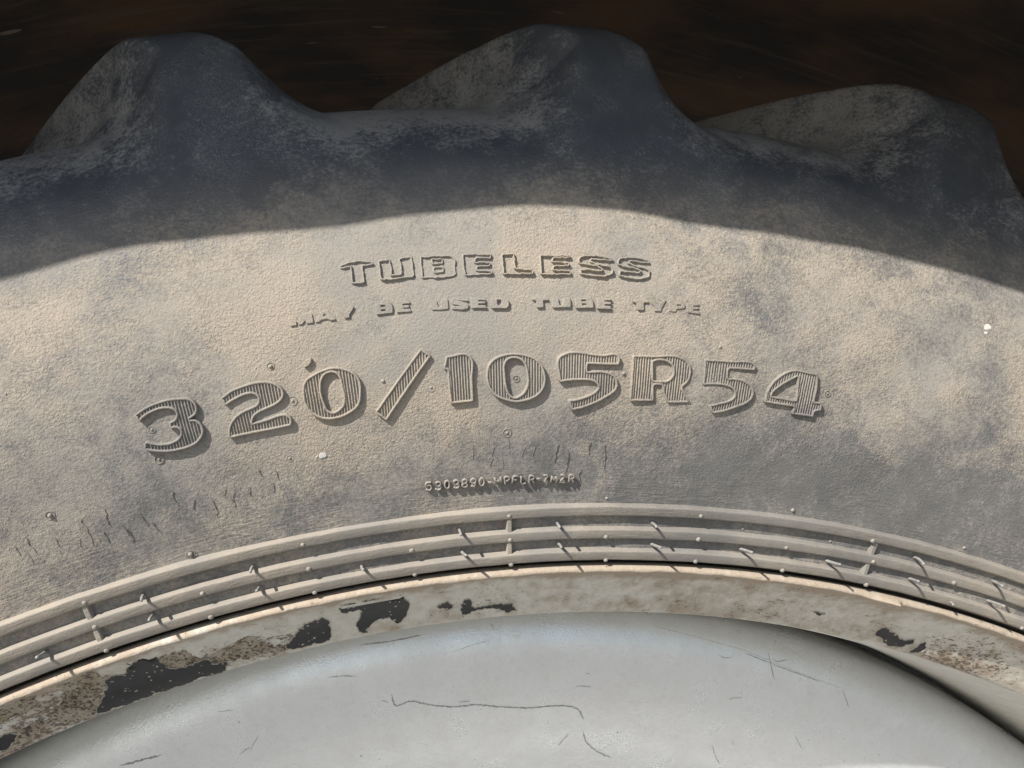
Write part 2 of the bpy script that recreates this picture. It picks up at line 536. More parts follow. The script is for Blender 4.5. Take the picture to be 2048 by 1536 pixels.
# ------------------------------------------------------------------ raised lettering
def curve_closed(pts, seg=6, corner=48):
    p = np.array(pts, float); n = len(p)
    out = []
    d = np.roll(p, -1, 0) - p
    ang = np.degrees(np.abs((np.arctan2(d[:, 1], d[:, 0]) - np.arctan2(np.roll(d, 1, 0)[:, 1], np.roll(d, 1, 0)[:, 0]) + np.pi) % (2*np.pi) - np.pi))
    for i in range(n):
        j = (i + 1) % n
        L = np.hypot(*d[i])
        def tan(q):
            a, b = p[q] - p[q - 1], p[(q + 1) % n] - p[q]
            la, lb = np.hypot(*a) + 1e-9, np.hypot(*b) + 1e-9
            return (a / la * lb + b / lb * la) / (la + lb) * L
        m0 = d[i] if ang[i] > corner else tan(i)
        m1 = d[i] if ang[j] > corner else tan(j)
        for k in range(seg):
            t = k / seg
            out.append((2*t**3-3*t**2+1)*p[i] + (t**3-2*t**2+t)*m0 + (-2*t**3+3*t**2)*p[j] + (t**3-t**2)*m1)
    return np.array(out)

def area(p):
    return 0.5 * np.sum(p[:, 0] * np.roll(p[:, 1], -1) - np.roll(p[:, 0], -1) * p[:, 1])

def even(p, step):
    q = np.vstack([p, p[:1]])
    L = np.hypot(*np.diff(q, axis=0).T).sum()
    return resample(q, max(8, int(L / step)) + 1)[:-1]

def offset(p, d):
    """move a contour away from its material by d"""
    t = np.roll(p, -1, 0) - np.roll(p, 1, 0)
    t /= np.hypot(t[:, 0], t[:, 1])[:, None] + 1e-12
    return p + d * np.stack([t[:, 1], -t[:, 0]], 1)

def inside(pt, conts):
    c = False
    x, y = pt
    for q in conts:
        a, b = q, np.roll(q, -1, 0)
        cr = (a[:, 1] > y) != (b[:, 1] > y)
        xi = a[:, 0] + (y - a[:, 1]) / np.where(np.abs(b[:, 1] - a[:, 1]) < 1e-12, 1e-12, b[:, 1] - a[:, 1]) * (b[:, 0] - a[:, 0])
        c ^= bool(np.count_nonzero(cr & (x < xi)) % 2)
    return c

def fill(conts, grid=None):
    vs, es = [], []
    for q in conts:
        k = len(vs)
        vs += [Vector(v) for v in q]
        es += [(k + i, k + (i + 1) % len(q)) for i in range(len(q))]
    if grid:
        a = np.vstack(conts); lo, hi = a.min(0), a.max(0)
        for x in np.arange(lo[0] + grid / 2, hi[0], grid):
            for y in np.arange(lo[1] + grid / 2, hi[1], grid):
                if inside((x, y), conts):
                    vs.append(Vector((x, y)))
    v, e, f, *_ = delaunay_2d_cdt(vs, es, [], 0, 1e-7)
    v = np.array([tuple(q) for q in v])
    f = [t for t in f if inside(v[list(t)].mean(0), conts)]
    return v, f

class Builder:
    def __init__(s):
        s.v, s.f = [], []
    def add(s, ab, off, faces):
        k = len(s.v)
        off = np.broadcast_to(off, (len(ab),))
        s.v += [(a, b, o) for (a, b), o in zip(ab, off)]
        s.f += [tuple(k + i for i in f) for f in faces]
    def loops(s, rings):
        """skin a stack of closed rings [(ab, off)]"""
        n = len(rings[0][0]); k = len(s.v)
        for ab, off in rings:
            off = np.broadcast_to(off, (n,))
            s.v += [(a, b, o) for (a, b), o in zip(ab, off)]
        for i in range(len(rings) - 1):
            for j in range(n):
                j2 = (j + 1) % n
                s.f.append((k+i*n+j, k+i*n+j2, k+(i+1)*n+j2, k+(i+1)*n+j))
    def mesh(s, name, surf, rm, smooth=True):
        a = np.array(s.v)
        return mesh_np(name, surf.P(a[:, 0] / rm, a[:, 1], a[:, 2]), s.f, smooth)

def chart(surf, pts, org, sc, off):
    """crop pixels -> (along, radius) on the surface"""
    q = [surf.pix(org[0] + x / sc, org[1] + y / sc, off) for x, y in pts]
    return q

def contours(surf, cs, org, sc, off, seg, step, jit=0.0, corner=48):
    qs = [chart(surf, c, org, sc, off) for c in cs]
    rm = float(np.mean([r for c in qs for _, r in c]))
    out = []
    for i, c in enumerate(qs):
        p = np.array([(t * rm, r) for t, r in c])
        p = even(curve_closed(p, seg, corner), step)
        if (area(p) > 0) != (i == 0):
            p = p[::-1]
        if jit:
            p = p + nrg.normal(0, jit, p.shape)
        out.append(p)
    return out, rm

def emit(name, B, rm, lift, surf=SW, mat=M_RUB, parent=tyre):
    me = B.mesh(name, surf, rm)
    dust_shade_attr(me, lift, .55)
    return obj(name, me, mat, parent)

def block_letter(cs, org, sc, H, name='letter'):
    C, rm = contours(SW, cs, org, sc, H, 3, .0008, .00003, 30)
    B = Builder()
    for p in C:
        B.loops([(offset(p, .00016), -.0006), (offset(p, .0001), H * .6), (offset(p, .00002), H * .9), (offset(p, -.00018), H)])
    top = [offset(p, -.00018) for p in C]
    v, f = fill(top, .004)
    B.add(v, H + nrg.normal(0, .00004, len(v)), f)
    return emit(name, B, rm, -.12)

def outline_letter(cs, org, sc, H=.0012, w=.00048):
    C, rm = contours(SW, cs, org, sc, H, 3, .0009, .00013, 30)
    B = Builder()
    for p in C:
        j = nrg.normal(0, .00012, len(p))
        j = (j + np.roll(j, 1) + np.roll(j, -1)) / 1.6
        B.loops([(offset(p, w * 1.0), -.0004), (offset(p, w * .85), H * .6 + j * .4), (offset(p, w * .35), H * .95 + j), (offset(p, -w * .35), H * .95 + j),
                 (offset(p, -w * .85), H * .55 + j * .4), (offset(p, -w * 1.0), -.0004)])
    return emit('letter', B, rm, .20)

def digit(cs, org, sc):
    H, FLR = .0018, .0008
    C, rm = contours(SW, cs, org, sc, H, 6, .0012, 0, 62)
    B = Builder()
    for p in C:
        n = len(p)
        j = nrg.normal(0, .00004, n)
        B.loops([(offset(p, .00018), -.0006), (offset(p, .0001), H * .6), (offset(p, 0), H * .93 + j), (offset(p, -.00025), H + j), (offset(p, -.0006), H + j),
                 (offset(p, -.0009), H * .88 + j), (offset(p, -.0011), FLR - .0002)])
    inn = [offset(p, -.0006) for p in C]
    v, f = fill(inn, .0032)
    B.add(v, FLR, f)
    # fine ribs that run towards the axle
    lim = [offset(p, -.0009) for p in C]
    a = np.vstack(lim)
    pitch = .00128
    for x0 in np.arange(a[:, 0].min() + pitch * .6, a[:, 0].max(), pitch):
        ys = []
        for q in lim:
            b = np.roll(q, -1, 0)
            for (xa, ya), (xb, yb) in zip(q, b):
                if (xa > x0) != (xb > x0):
                    ys.append(ya + (x0 - xa) / (xb - xa) * (yb - ya))
        ys.sort()
        for ya, yb in zip(ys[::2], ys[1::2]):
            if yb - ya < .0012:
                continue
            n = max(2, int((yb - ya) / .0025) + 1)
            yy = np.linspace(ya, yb, n)
            xx = x0 + nrg.normal(0, .00004, n)
            tp = FLR + .00065 + nrg.normal(0, .00007, n)
            w = .00036
            pts, offs, fs = [], [], []
            for i in range(n):
                for dx, o in ((-w, FLR - .0001), (-w * .45, tp[i]), (w * .45, tp[i]), (w, FLR - .0001)):
                    pts.append((xx[i] + dx, yy[i])); offs.append(o)
            for i in range(n - 1):
                for q in range(3):
                    fs.append((i*4+q, i*4+q+1, i*4+q+5, i*4+q+4))
            B.add(pts, np.array(offs), fs)
    return emit('digit', B, rm, -.08)

DIGITS = [
 ((260, 770), 10.24, [[(75,605),(300,450),(560,340),(800,275),(1000,258),(1180,262),(1290,310),(1350,390),(1370,480),(1345,580),(1280,640),(1180,700),(1330,700),(1430,760),(1490,860),(1500,960),(1460,1060),(1360,1180),(1180,1270),(960,1330),(720,1360),(480,1350),(320,1320),(275,1290),(300,1140),(480,1180),(700,1190),(880,1140),(990,1060),(1030,960),(1000,890),(900,865),(810,885),(790,750),(900,700),(940,620),(895,505),(800,475),(620,485),(440,550),(300,630),(180,745)]]),
 ((430, 740), 10.24, [[(105,570),(300,420),(560,310),(800,240),(1000,222),(1180,245),(1310,310),(1390,400),(1400,520),(1340,620),(1200,720),(1020,800),(880,870),(790,950),(755,1075),(1000,1010),(1500,915),(1555,960),(1560,1120),(1200,1200),(800,1275),(275,1385),(270,1180),(340,1020),(450,900),(600,810),(760,740),(850,690),(880,610),(850,520),(770,480),(640,490),(450,570),(310,650),(210,715)]]),
 ((600, 710), 10.24, [[(50,760),(60,600),(120,490),(280,380),(500,280),(700,240),(880,260),(1050,320),(1180,430),(1240,560),(1250,760),(1230,940),(1170,1060),(1030,1170),(850,1260),(640,1305),(440,1290),(280,1220),(150,1100),(80,960)],
   [(425,680),(440,520),(500,400),(600,350),(720,360),(790,430),(830,560),(870,740),(895,900),(870,1020),(780,1110),(660,1160),(570,1120),(510,1000),(455,850)]]),
 ((740, 690), 10.24, [[(1040,60),(1255,205),(335,1535),(105,1365)]]),
 ((870, 690), 8.533, [[(190,185),(590,165),(625,205),(640,560),(660,950),(270,990),(235,700),(215,405),(145,400),(165,320)]]),
 ((870, 690), 8.533, [[(880,480),(910,340),(1000,230),(1150,160),(1350,130),(1550,155),(1720,220),(1830,330),(1880,470),(1890,620),(1840,760),(1730,870),(1560,940),(1380,965),(1200,930),(1040,860),(930,740),(890,620)],
   [(1200,480),(1195,340),(1240,250),(1350,215),(1470,250),(1540,340),(1570,480),(1580,640),(1540,760),(1450,850),(1350,880),(1270,810),(1225,680)]]),
 ((1100, 690), 10.24, [[(205,215),(250,185),(1100,190),(1400,185),(1430,220),(1420,395),(1100,390),(770,375),(770,535),(930,520),(1100,525),(1260,570),(1360,650),(1390,760),(1380,870),(1300,960),(1120,1080),(900,1190),(680,1270),(450,1325),(385,1120),(560,1090),(780,1020),(930,940),(1000,860),(970,790),(870,725),(740,710),(500,710),(200,745)]]),
 ((1240, 690), 10.24, [[(275,200),(700,210),(1250,235),(1400,330),(1460,460),(1455,600),(1410,730),(1270,850),(1340,960),(1450,1165),(980,1170),(890,960),(870,805),(695,805),(695,1135),(205,1130),(240,700)],
   [(685,335),(760,310),(930,320),(1060,400),(1100,520),(1080,620),(990,710),(880,725),(685,715)]]),
 ((1400, 700), 7.877, [[(85,140),(500,165),(860,205),(890,230),(870,315),(455,285),(445,440),(600,440),(740,490),(830,570),(855,660),(830,750),(740,830),(560,900),(380,960),(200,990),(150,860),(330,820),(470,780),(550,720),(550,640),(480,580),(380,550),(240,535),(55,540)]]),
 ((1400, 700), 7.877, [[(1025,810),(1065,640),(1550,305),(1640,325),(1865,375),(1860,560),(1805,805),(1930,820),(1920,945),(1810,955),(1790,1045),(1455,1000),(1490,885),(1100,825)],
   [(1150,675),(1240,590),(1555,405),(1520,785),(1130,715)]]),
]
for org, sc, cs in DIGITS:
    digit(cs, org, sc)

O1, S1, O2, S2 = (670, 490), 6.4, (980, 490), 6.0235
for org, sc, cs in [
 (O1, S1, [[(62,268),(200,222),(330,208),(470,215),(488,240),(345,265),(358,380),(375,475),(225,490),(205,275),(75,292)]]),
 (O1, S1, [[(560,205),(695,190),(720,300),(725,385),(850,380),(850,300),(825,175),(975,150),(1010,400),(800,425),(595,445),(575,320)]]),
 (O1, S1, [[(1095,160),(1250,145),(1490,140),(1530,190),(1530,260),(1545,370),(1500,390),(1120,410)], [(1240,185),(1370,180),(1380,230),(1250,240)], [(1260,290),(1380,280),(1395,340),(1270,355)]]),
 (O1, S1, [[(1640,128),(1850,118),(1995,125),(2000,165),(1810,165),(1785,225),(1985,225),(1985,265),(1815,270),(1810,320),(2005,335),(2020,365),(1660,385)]]),
 (O2, S2, [[(150,115),(285,105),(310,285),(515,300),(520,345),(165,345)]]),
 (O2, S2, [[(610,125),(960,130),(960,150),(770,150),(750,200),(950,215),(950,245),(770,250),(760,300),(965,310),(975,345),(620,350)]]),
 (O2, S2, [[(1075,180),(1090,140),(1200,130),(1400,145),(1475,170),(1480,190),(1300,170),(1215,165),(1205,185),(1300,235),(1440,260),(1480,290),(1475,345),(1420,365),(1250,365),(1100,345),(1095,295),(1180,295),(1340,315),(1365,290),(1330,265),(1180,235),(1075,210)]]),
 (O2, S2, [[(1545,200),(1560,165),(1650,150),(1850,170),(1920,195),(1925,215),(1750,195),(1680,190),(1670,210),(1760,255),(1890,285),(1925,310),(1925,375),(1870,395),(1700,395),(1565,370),(1560,315),(1650,320),(1800,335),(1820,310),(1790,290),(1640,260),(1545,230)]]),
]:
    outline_letter(cs, org, sc)

O3, O4, S3, O5, S5 = (560, 580), (840, 580), 7.314, (1050, 580), 5.389
for org, sc, cs in [
 (O3, S3, [[(120,380),(205,365),(275,455),(345,350),(385,330),(465,345),(490,480),(385,490),(370,440),(320,505),(275,505),(235,450),(245,515),(145,530)]]),
 (O3, S3, [[(520,470),(600,320),(690,290),(820,430),(740,445),(700,420),(600,435),(580,465)], [(622,388),(650,335),(685,378)]]),
 (O3, S3, [[(830,275),(900,270),(960,320),(1030,240),(1085,250),(1015,360),(1020,400),(940,415),(930,370)]]),
 (O3, S3, [[(1390,205),(1620,180),(1645,240),(1650,335),(1410,360)], [(1468,225),(1540,215),(1542,246),(1475,252)], [(1475,285),(1545,280),(1548,308),(1480,314)]]),
 (O3, S3, [[(1690,175),(1895,165),(1905,195),(1785,205),(1790,225),(1890,222),(1890,255),(1795,260),(1800,280),(1905,275),(1920,315),(1710,330)]]),
 (O4, S3, [[(155,150),(240,150),(265,250),(320,245),(310,140),(405,130),(420,270),(360,285),(170,290)]]),
 (O4, S3, [[(455,140),(480,120),(700,140),(705,165),(545,150),(690,190),(715,220),(705,260),(680,275),(475,280),(455,245),(600,230),(470,205)]]),
 (O4, S3, [[(745,115),(960,130),(965,150),(845,148),(845,165),(960,170),(955,195),(850,200),(850,220),(965,225),(975,260),(760,265)]]),
 (O4, S3, [[(1030,125),(1240,115),(1300,150),(1300,240),(1270,265),(1045,265)], [(1128,145),(1190,140),(1202,215),(1135,222)]]),
 (O4, S3, [[(1640,125),(1700,105),(1870,110),(1880,150),(1800,150),(1810,255),(1720,258),(1700,150),(1650,145)]]),
 (O5, S5, [[(295,85),(360,85),(370,165),(410,165),(415,85),(490,85),(495,185),(300,190)]]),
 (O5, S5, [[(540,90),(720,85),(735,130),(740,190),(550,195)], [(605,104),(665,104),(665,121),(610,121)], [(610,144),(670,144),(670,161),(612,161)]]),
 (O5, S5, [[(780,90),(930,90),(940,110),(855,112),(855,125),(930,130),(930,150),(855,155),(858,168),(930,175),(930,205),(785,200)]]),
 (O5, S5, [[(1165,125),(1180,105),(1330,112),(1335,135),(1280,135),(1285,215),(1215,215),(1205,140)]]),
 (O5, S5, [[(1345,120),(1400,115),(1450,150),(1500,105),(1525,110),(1470,200),(1470,230),(1400,225),(1405,185)]]),
 (O5, S5, [[(1555,115),(1690,135),(1730,165),(1725,200),(1640,205),(1625,235),(1560,230)], [(1638,154),(1690,159),(1690,177),(1640,177)]]),
 (O5, S5, [[(1750,140),(1880,150),(1885,168),(1810,168),(1810,180),(1880,188),(1880,205),(1810,208),(1812,220),(1885,235),(1885,262),(1750,240)]]),
]:
    block_letter(cs, org, sc, .0008)
block_letter([[(90,250),(80,150),(150,85),(235,55),(230,130),(160,215)]], (600, 710), 10.24, .0012, 'mould_mark')

def tube(path, rad, n=6, cap=True):
    """a round bar along 3-D points"""
    p = [Vector(q) for q in path]
    vs, fs = [], []
    for i, q in enumerate(p):
        d = (p[min(i + 1, len(p) - 1)] - p[max(i - 1, 0)]).normalized()
        u = d.orthogonal().normalized() if i == 0 else (u - d * u.dot(d)).normalized()
        w = d.cross(u)
        rd = rad[i] if hasattr(rad, '__len__') else rad
        for k in range(n):
            a = 2 * math.pi * k / n
            vs.append(tuple(q + (u * math.cos(a) + w * math.sin(a)) * rd))
    for i in range(len(p) - 1):
        for k in range(n):
            fs.append((i*n+k, i*n+(k+1) % n, (i+1)*n+(k+1) % n, (i+1)*n+k))
    if cap:
        fs.append(tuple(range(n))[::-1]); fs.append(tuple((len(p)-1)*n + k for k in range(n)))
    return vs, fs

arc = lambda cx, cy, rx, ry, a0, a1, n=8: [(cx + rx * math.cos(R_(a0 + (a1 - a0) * i / n)), cy + ry * math.sin(R_(a0 + (a1 - a0) * i / n))) for i in range(n + 1)]
GL = {
 '5': [[(.38, .5), (-.36, .5), (-.40, .05)] + arc(0, -.15, .42, .34, 140, -150)],
 '3': [arc(0, .24, .38, .26, 160, -90, 7) + arc(0, -.26, .42, .26, 90, -160, 7)],
 '0': [arc(0, 0, .36, .5, 0, 360, 14)],
 '8': [arc(0, .25, .34, .25, -90, 270, 12), arc(0, -.25, .40, .25, 90, 450, 12)],
 '9': [arc(0, .2, .38, .3, -30, 330, 12), [(.37, .15), (.3, -.3), (0, -.5), (-.35, -.4)]],
 '-': [[(-.3, 0), (.3, 0)]],
 'W': [[(-.48, .5), (-.26, -.5), (0, .3), (.26, -.5), (.48, .5)]],
 'P': [[(-.36, -.5), (-.36, .5), (.1, .5), (.38, .35), (.38, .12), (.1, -.02), (-.3, -.05)]],
 'F': [[(-.36, -.5), (-.36, .5), (.4, .5)], [(-.36, .02), (.25, .02)]],
 'L': [[(-.36, .5), (-.36, -.5), (.42, -.46)]],
 'R': [[(-.38, -.5), (-.38, .5), (.12, .5), (.38, .34), (.34, .12), (.1, 0), (-.3, 0)], [(.05, 0), (.4, -.5)]],
 '7': [[(-.36, .5), (.4, .5), (.05, 0), (-.08, -.5)]],
 'M': [[(-.42, -.5), (-.36, .5), (0, -.3), (.36, .5), (.42, -.5)]],
 'Z': [[(-.38, .5), (.38, .5), (-.38, -.46), (.42, -.46)]],
}
SER = [('5', 857.2, 970.9), ('3', 876.1, 969.5), ('0', 894.2, 966.9), ('3', 912.2, 966), ('8', 929.3, 964.3), ('9', 946.5, 963), ('0', 963.6, 961.6), ('-', 979.4, 962.5),
       ('W', 995.5, 959.8), ('P', 1014.1, 958.8), ('F', 1029.9, 957.8), ('L', 1046.6, 957.8), ('R', 1063.3, 956.9), ('-', 1076.7, 955.5), ('7', 1090.6, 956), ('M', 1107.8, 956), ('Z', 1125, 955.5), ('R', 1143, 955)]
for ch, px, py in SER:
    t0, r0 = SW.pix(px, py, .001)
    vs, fs = [], []
    tilt = R_(nrg.normal(-1, 3.5))
    for st in GL[ch]:
        d = resample(np.array(st), max(5, int(len(st) * 2)))
        pts = []
        for x, y in d:
            x, y = x * .0031, y * .0037
            x, y = x * math.cos(tilt) - y * math.sin(tilt), x * math.sin(tilt) + y * math.cos(tilt)
            pts.append(SW.P(t0 + x / r0, r0 + y, .0007))
        v, f = tube(pts, .00048, 6)
        # stretch upwards so the strokes stand proud of the wall
        k = len(vs); vs += v; fs += [tuple(k + i for i in q) for q in f]
    M = SW.frame(t0, r0)
    n = Vector((M[0][2], M[1][2], M[2][2]))
    c = Vector(SW.P(t0, r0))
    vs = [tuple(Vector(v) + n * (Vector(v) - c).dot(n) * 0.65) for v in vs]
    me = mesh_np('letter', np.array(vs), fs)
    dust_shade_attr(me, .22, 1.0)
    obj('letter', me, M_RUB, tyre)

# ------------------------------------------------------------------ weather cracks near the bead
M_DARK = mat_plain('crack_depth', (0.085, 0.079, 0.071), 0.95, 300)
def crack(th, r, L, w):
    n = max(5, int(L / .0011))
    d = nrg.normal(0, .00055, n); lean = nrg.normal(0, .09)
    y = np.linspace(-L / 2, L / 2, n)
    x = np.cumsum(d) * .75 + lean * y
    x -= x.mean()
    taper = np.clip(np.minimum(np.arange(n), np.arange(n)[::-1]) / (n * .4), .12, 1)
    ww = w * taper * (.6 + .8 * nrg.random(n))
    ab, of, fs, mi = [], [], [], []
    for i in range(n):
        for k, o in ((-4.5, -.0002), (-1.3, .00007), (-.8, .00005), (.8, .00005), (1.3, .00006), (4.5, -.0002)):
            ab.append((th * r + x[i] + k * ww[i], r + y[i])); of.append(o * (taper[i] if o > .0001 else 1))
    for i in range(n - 1):
        for k in range(5):
            fs.append((i*6+k, i*6+k+1, i*6+k+7, i*6+k+6)); mi.append(1 if k == 2 else 0)
    B = Builder(); B.add(ab, np.array(of), fs)
    me = B.mesh('crack', SW, r)
    dust_shade_attr(me, .05, .3)
    me.materials.append(M_RUB); me.materials.append(M_DARK)
    if len(me.polygons) == len(mi):
        me.polygons.foreach_set('material_index', mi)
    obj('crack', me, None, tyre)
for x, y, L in [(430,1016,10),(468,1000,9),(350,1000,8),(500,985,9),(545,975,6),(600,960,10),(618,985,9),(655,950,8),(690,965,7),(668,925,8),(700,935,10),(728,925,9),(730,985,8),(758,945,12),(776,965,9),(790,930,10),
                (815,950,14),(828,975,9),(640,1000,8),(575,1000,6),(870,905,10),(885,948,9),(912,905,11),(925,940,8),(950,905,8),(980,915,9),(1005,925,8),(1040,905,7),(1070,900,8),(1105,905,9),(1136,915,12),(1160,950,8),
                (1212,905,9),(1215,935,14),(1298,905,14),(1340,915,9),(1372,905,12),(1435,900,9),(1498,915,9),(310,1055,9),(262,1070,8),(245,1060,6),(210,1075,8),(188,1080,7),(165,1090,8),(170,1055,9),(215,1035,8),(95,1130,7),
                (65,1120,9),(62,1090,8),(42,1140,6),(120,1085,6),(130,1110,5),(10,1150,7),(25,1100,7),(1250,900,6),(1180,895,7),(1400,925,6),(1020,890,6),(840,920,7),(560,950,6),(520,945,5),(440,985,6),(395,1010,6),(285,1040,6)]:
    t_, r_ = SW.pix(x + nrg.normal(0, 4), y)
    crack(t_, r_, L * .001 * rng.uniform(.65, 1.05), .00006 * rng.uniform(.5, 1.5))

# ------------------------------------------------------------------ vent marks, nubs and hairs
def dome(rad, hgt, n=10, m_=4):
    vs, fs = [(0, 0, hgt)], []
    for i in range(1, m_ + 1):
        a = math.pi / 2 * i / m_
        for k in range(n):
            b = 2 * math.pi * k / n
            vs.append((rad * math.sin(a) * math.cos(b), rad * math.sin(a) * math.sin(b), hgt * math.cos(a) - (.0004 if i == m_ else 0)))
    for k in range(n):
        fs.append((0, 1 + k, 1 + (k + 1) % n))
    for i in range(m_ - 1):
        for k in range(n):
            a = 1 + i * n
            fs.append((a + k, a + n + k, a + n + (k + 1) % n, a + (k + 1) % n))
    return vs, fs

def torus(R0, r0, n=18, m_=5, hz=.0):
    vs, fs = [], []
    for i in range(n):
        a = 2 * math.pi * i / n
        for k in range(m_):
            b = 2 * math.pi * k / m_
            vs.append(((R0 + r0 * math.cos(b)) * math.cos(a), (R0 + r0 * math.cos(b)) * math.sin(a), hz + r0 * math.sin(b)))
    for i in range(n):
        for k in range(m_):
            fs.append((i*m_+k, ((i+1) % n)*m_+k, ((i+1) % n)*m_+(k+1) % m_, i*m_+(k+1) % m_))
    return vs, fs

def join(*parts):
    vs, fs = [], []
    for v, f in parts:
        k = len(vs); vs += v; fs += [tuple(k + i for i in q) for q in f]
    return np.array(vs), fs

M_NUB = mat_plain('dusty_rubber_nub', (0.30, 0.285, 0.255), 0.9, 500, 0.4)
nub_me = mesh_np('vent_nub', *join(dome(.00115, .0011)))
nubring_me = mesh_np('ringed_vent_nub', *join(dome(.0013, .0013), torus(.0024, .00022, hz=-.0001)))
mark_me = mesh_np('vent_mark', *join(dome(.0008, .0006), torus(.0022, .00024, hz=.0)))
for me in (nub_me, nubring_me, mark_me):
    me.materials.append(M_NUB if me is not mark_me else M_NUB)

def place(name, me, px, py, off=0.0, sc=1.0):
    t, r = SW.pix(px, py, off)
    o = obj(name, me, None, tyre)
    o.matrix_local = SW.frame(t, r, off) @ Matrix.Rotation(rng.uniform(0, 6.28), 4, 'Z') @ Matrix.Scale(sc, 4)
    return o

RN = [(605, 1085), (1018, 1028), (1402, 1028), (1746, 1078), (168, 1201),
      (404, 1183), (617, 1134), (823, 1097), (1020, 1076), (1212, 1070), (1397, 1075), (1573, 1092), (1747, 1120), (1908, 1162), (189, 1250),
      (420, 1227), (628, 1178), (829, 1142), (1022, 1122), (1212, 1113), (1392, 1116), (1566, 1134), (1734, 1163), (2046, 1250), (210, 1294)]
for x, y in RN:
    place('vent_nub', nub_me, x, y, .0030, rng.uniform(1.0, 1.2))
for x, y in [(811, 1021), (1213, 996), (1585, 1020), (1927, 1095), (381, 1109), (1485, 1057), (1660, 1082), (100, 1031), (766, 762), (1247, 747), (541, 733), (1440, 694)]:
    place('vent_nub', nubring_me, x, y, -.0001, rng.uniform(.65, .85))
for x, y in [(318, 919), (304, 859), (580, 917), (585, 802), (1440, 506), (523, 517), (1330, 744), (1524, 770), (1655, 787), (1014, 866), (1430, 868), (1032, 757), (862, 775), (980, 480),
             (12, 788), (48, 909), (1828, 822), (716, 1083), (1988, 930)]:
    place('vent_mark', mark_me, x, y, -.0001, rng.uniform(.6, .9))

PINS = [(288,1189,283,1201,9), (507,1132,501,1144,9), (918,1060,922,1070,10), (1114,1046,1120,1055,11), (1303,1046,1313,1054,11), (1828,1115,1848,1129,13), (1985,1162,2005,1172,13),
        (94,1303,73,1315,11), (308,1231,298,1241,10), (519,1174,513,1182,9), (724,1131,727,1140,9), (923,1103,933,1111,11), (1116,1088,1123,1095,12), (1302,1088,1322,1095,14),
        (1479,1098,1505,1105,14), (1651,1121,1681,1129,14), (1818,1157,1838,1163,11), (1973,1201,2010,1213,14), (1893,1201,1907,1210,7)]
for bx, by, tx, ty, L in PINS:
    t, r = SW.pix(bx, by, 0.0)
    p0 = SW.P(t, r, -.0006)
    hb_ = float(SW.H(r)) + L * .001
    d = (tx - 1024) / FPX * RT - (ty - 768) / FPX * UP + FW
    q = (CD - hb_) / d[2]
    p2 = W(np.array(CX + q * d[0]), np.array(CZ + q * d[1]), np.array(hb_))
    n = np.array([0, -1, 0.0])
    pm = p0 + n * L * .0005 + (p2 - p0 - n * L * .001) * .36 + nrg.normal(0, .00018, 3)
    pts = [(1 - u) ** 2 * p0 + 2 * u * (1 - u) * (2 * pm - .5 * p0 - .5 * p2) + u * u * p2 for u in np.linspace(0, 1, 9)]
    v, f = tube(pts, np.linspace(.00085, .00065, 9), 7)
    obj('rubber_hair', mesh_np('rubber_hair', np.array(v), f), M_PIN, tyre)

# ------------------------------------------------------------------ rim
RP = [(.700, -.030), (.7085, -.012), (.7092, -.006), (.7088, -.0025), (.7080, -.0006), (.7066, .0004), (.7056, .0003), (.7048, -.0008), (.7043, -.0032), (.7030, -.0065),
      (.6990, -.0120), (.6940, -.0180), (.6890, -.0235), (.6840, -.0280), (.6800, -.0318), (.6784, -.0340), (.6776, -.0375), (.6765, -.045), (.6735, -.065), (.6710, -.10), (.668, -.15), (.667, -.20), (.6665, -.252), (.69, -.264), (.702, -.268)]
rc_ = catmull(RP, 5)
Rr, Hh = revolve('rim', rc_)
# dents and waviness of the lip
thd, _ = Rev(np.array([(.60, 0), (.75, 0)])).pix(1792, 1205)
lipw = np.exp(-((Rr - .7048) / .0022) ** 2) * (Hh > -.012)
saw = np.where((TH < thd) & (TH > thd - R_(1.6)), (TH - thd + R_(1.6)) / R_(1.6), 0) + np.where((TH >= thd) & (TH < thd + R_(.22)), 1 - (TH - thd) / R_(.22), 0)
Hh = Hh + lipw * saw[None, :] * .0050
Rr = Rr + lipw * (-saw[None, :] * .0006 + sum(np.sin(TH * fr + nrg.uniform(0, 6)) * .00012 for fr in (23, 61, 143, 277))[None, :])
me = rev_mesh('rim', Rr, Hh, True)
FL = Rev(rc_[(rc_[:, 0] > .6774) & (rc_[:, 0] < .7046) & (rc_[:, 1] > -.04) & (rc_[:, 1] < .0005)])
pc = coords(me).astype(float)
pr_ = np.hypot(pc[:, 0], pc[:, 2] - HC); ph_ = -pc[:, 1]
rust = np.interp(pr_, [.672, .6775, .681, .690, .6995, .7035, .7046, .7075, .709], [-.15, .22, .28, .02, .14, .55, .72, .66, .6])
rust = np.where(ph_ < -.036, -.45, rust)
speck = np.where(ph_ < -.036, -.6, 0.06)
for x, y, q, a, b in [(60, 1440, 90, .35, .8), (160, 1420, 70, .3, 1.0), (230, 1390, 60, .2, .8), (360, 1340, 40, .45, .9), (430, 1310, 40, .4, .8), (560, 1285, 60, .35, .8), (1000, 1190, 70, .35, .4),
                      (930, 1205, 60, .1, .3), (1380, 1195, 90, .45, .35), (1200, 1190, 90, .15, .2), (1600, 1200, 90, .4, .35), (1500, 1220, 80, .35, .3), (1760, 1250, 60, .4, .3), (1900, 1300, 90, .3, .6),
                      (1980, 1330, 80, .35, .7), (1870, 1340, 80, .2, .5), (650, 1230, 60, -.1, .1), (500, 1300, 40, .1, .7), (40, 1500, 60, .25, .8)]:
    t_, r_ = FL.pix(x, y)
    q_ = FL.P(t_, r_)
    wgt = np.exp(-(((pc - q_) ** 2).sum(1)) / (q * .00026) ** 2)
    rust = rust + a * .7 * wgt; speck = speck + b * .75 * wgt
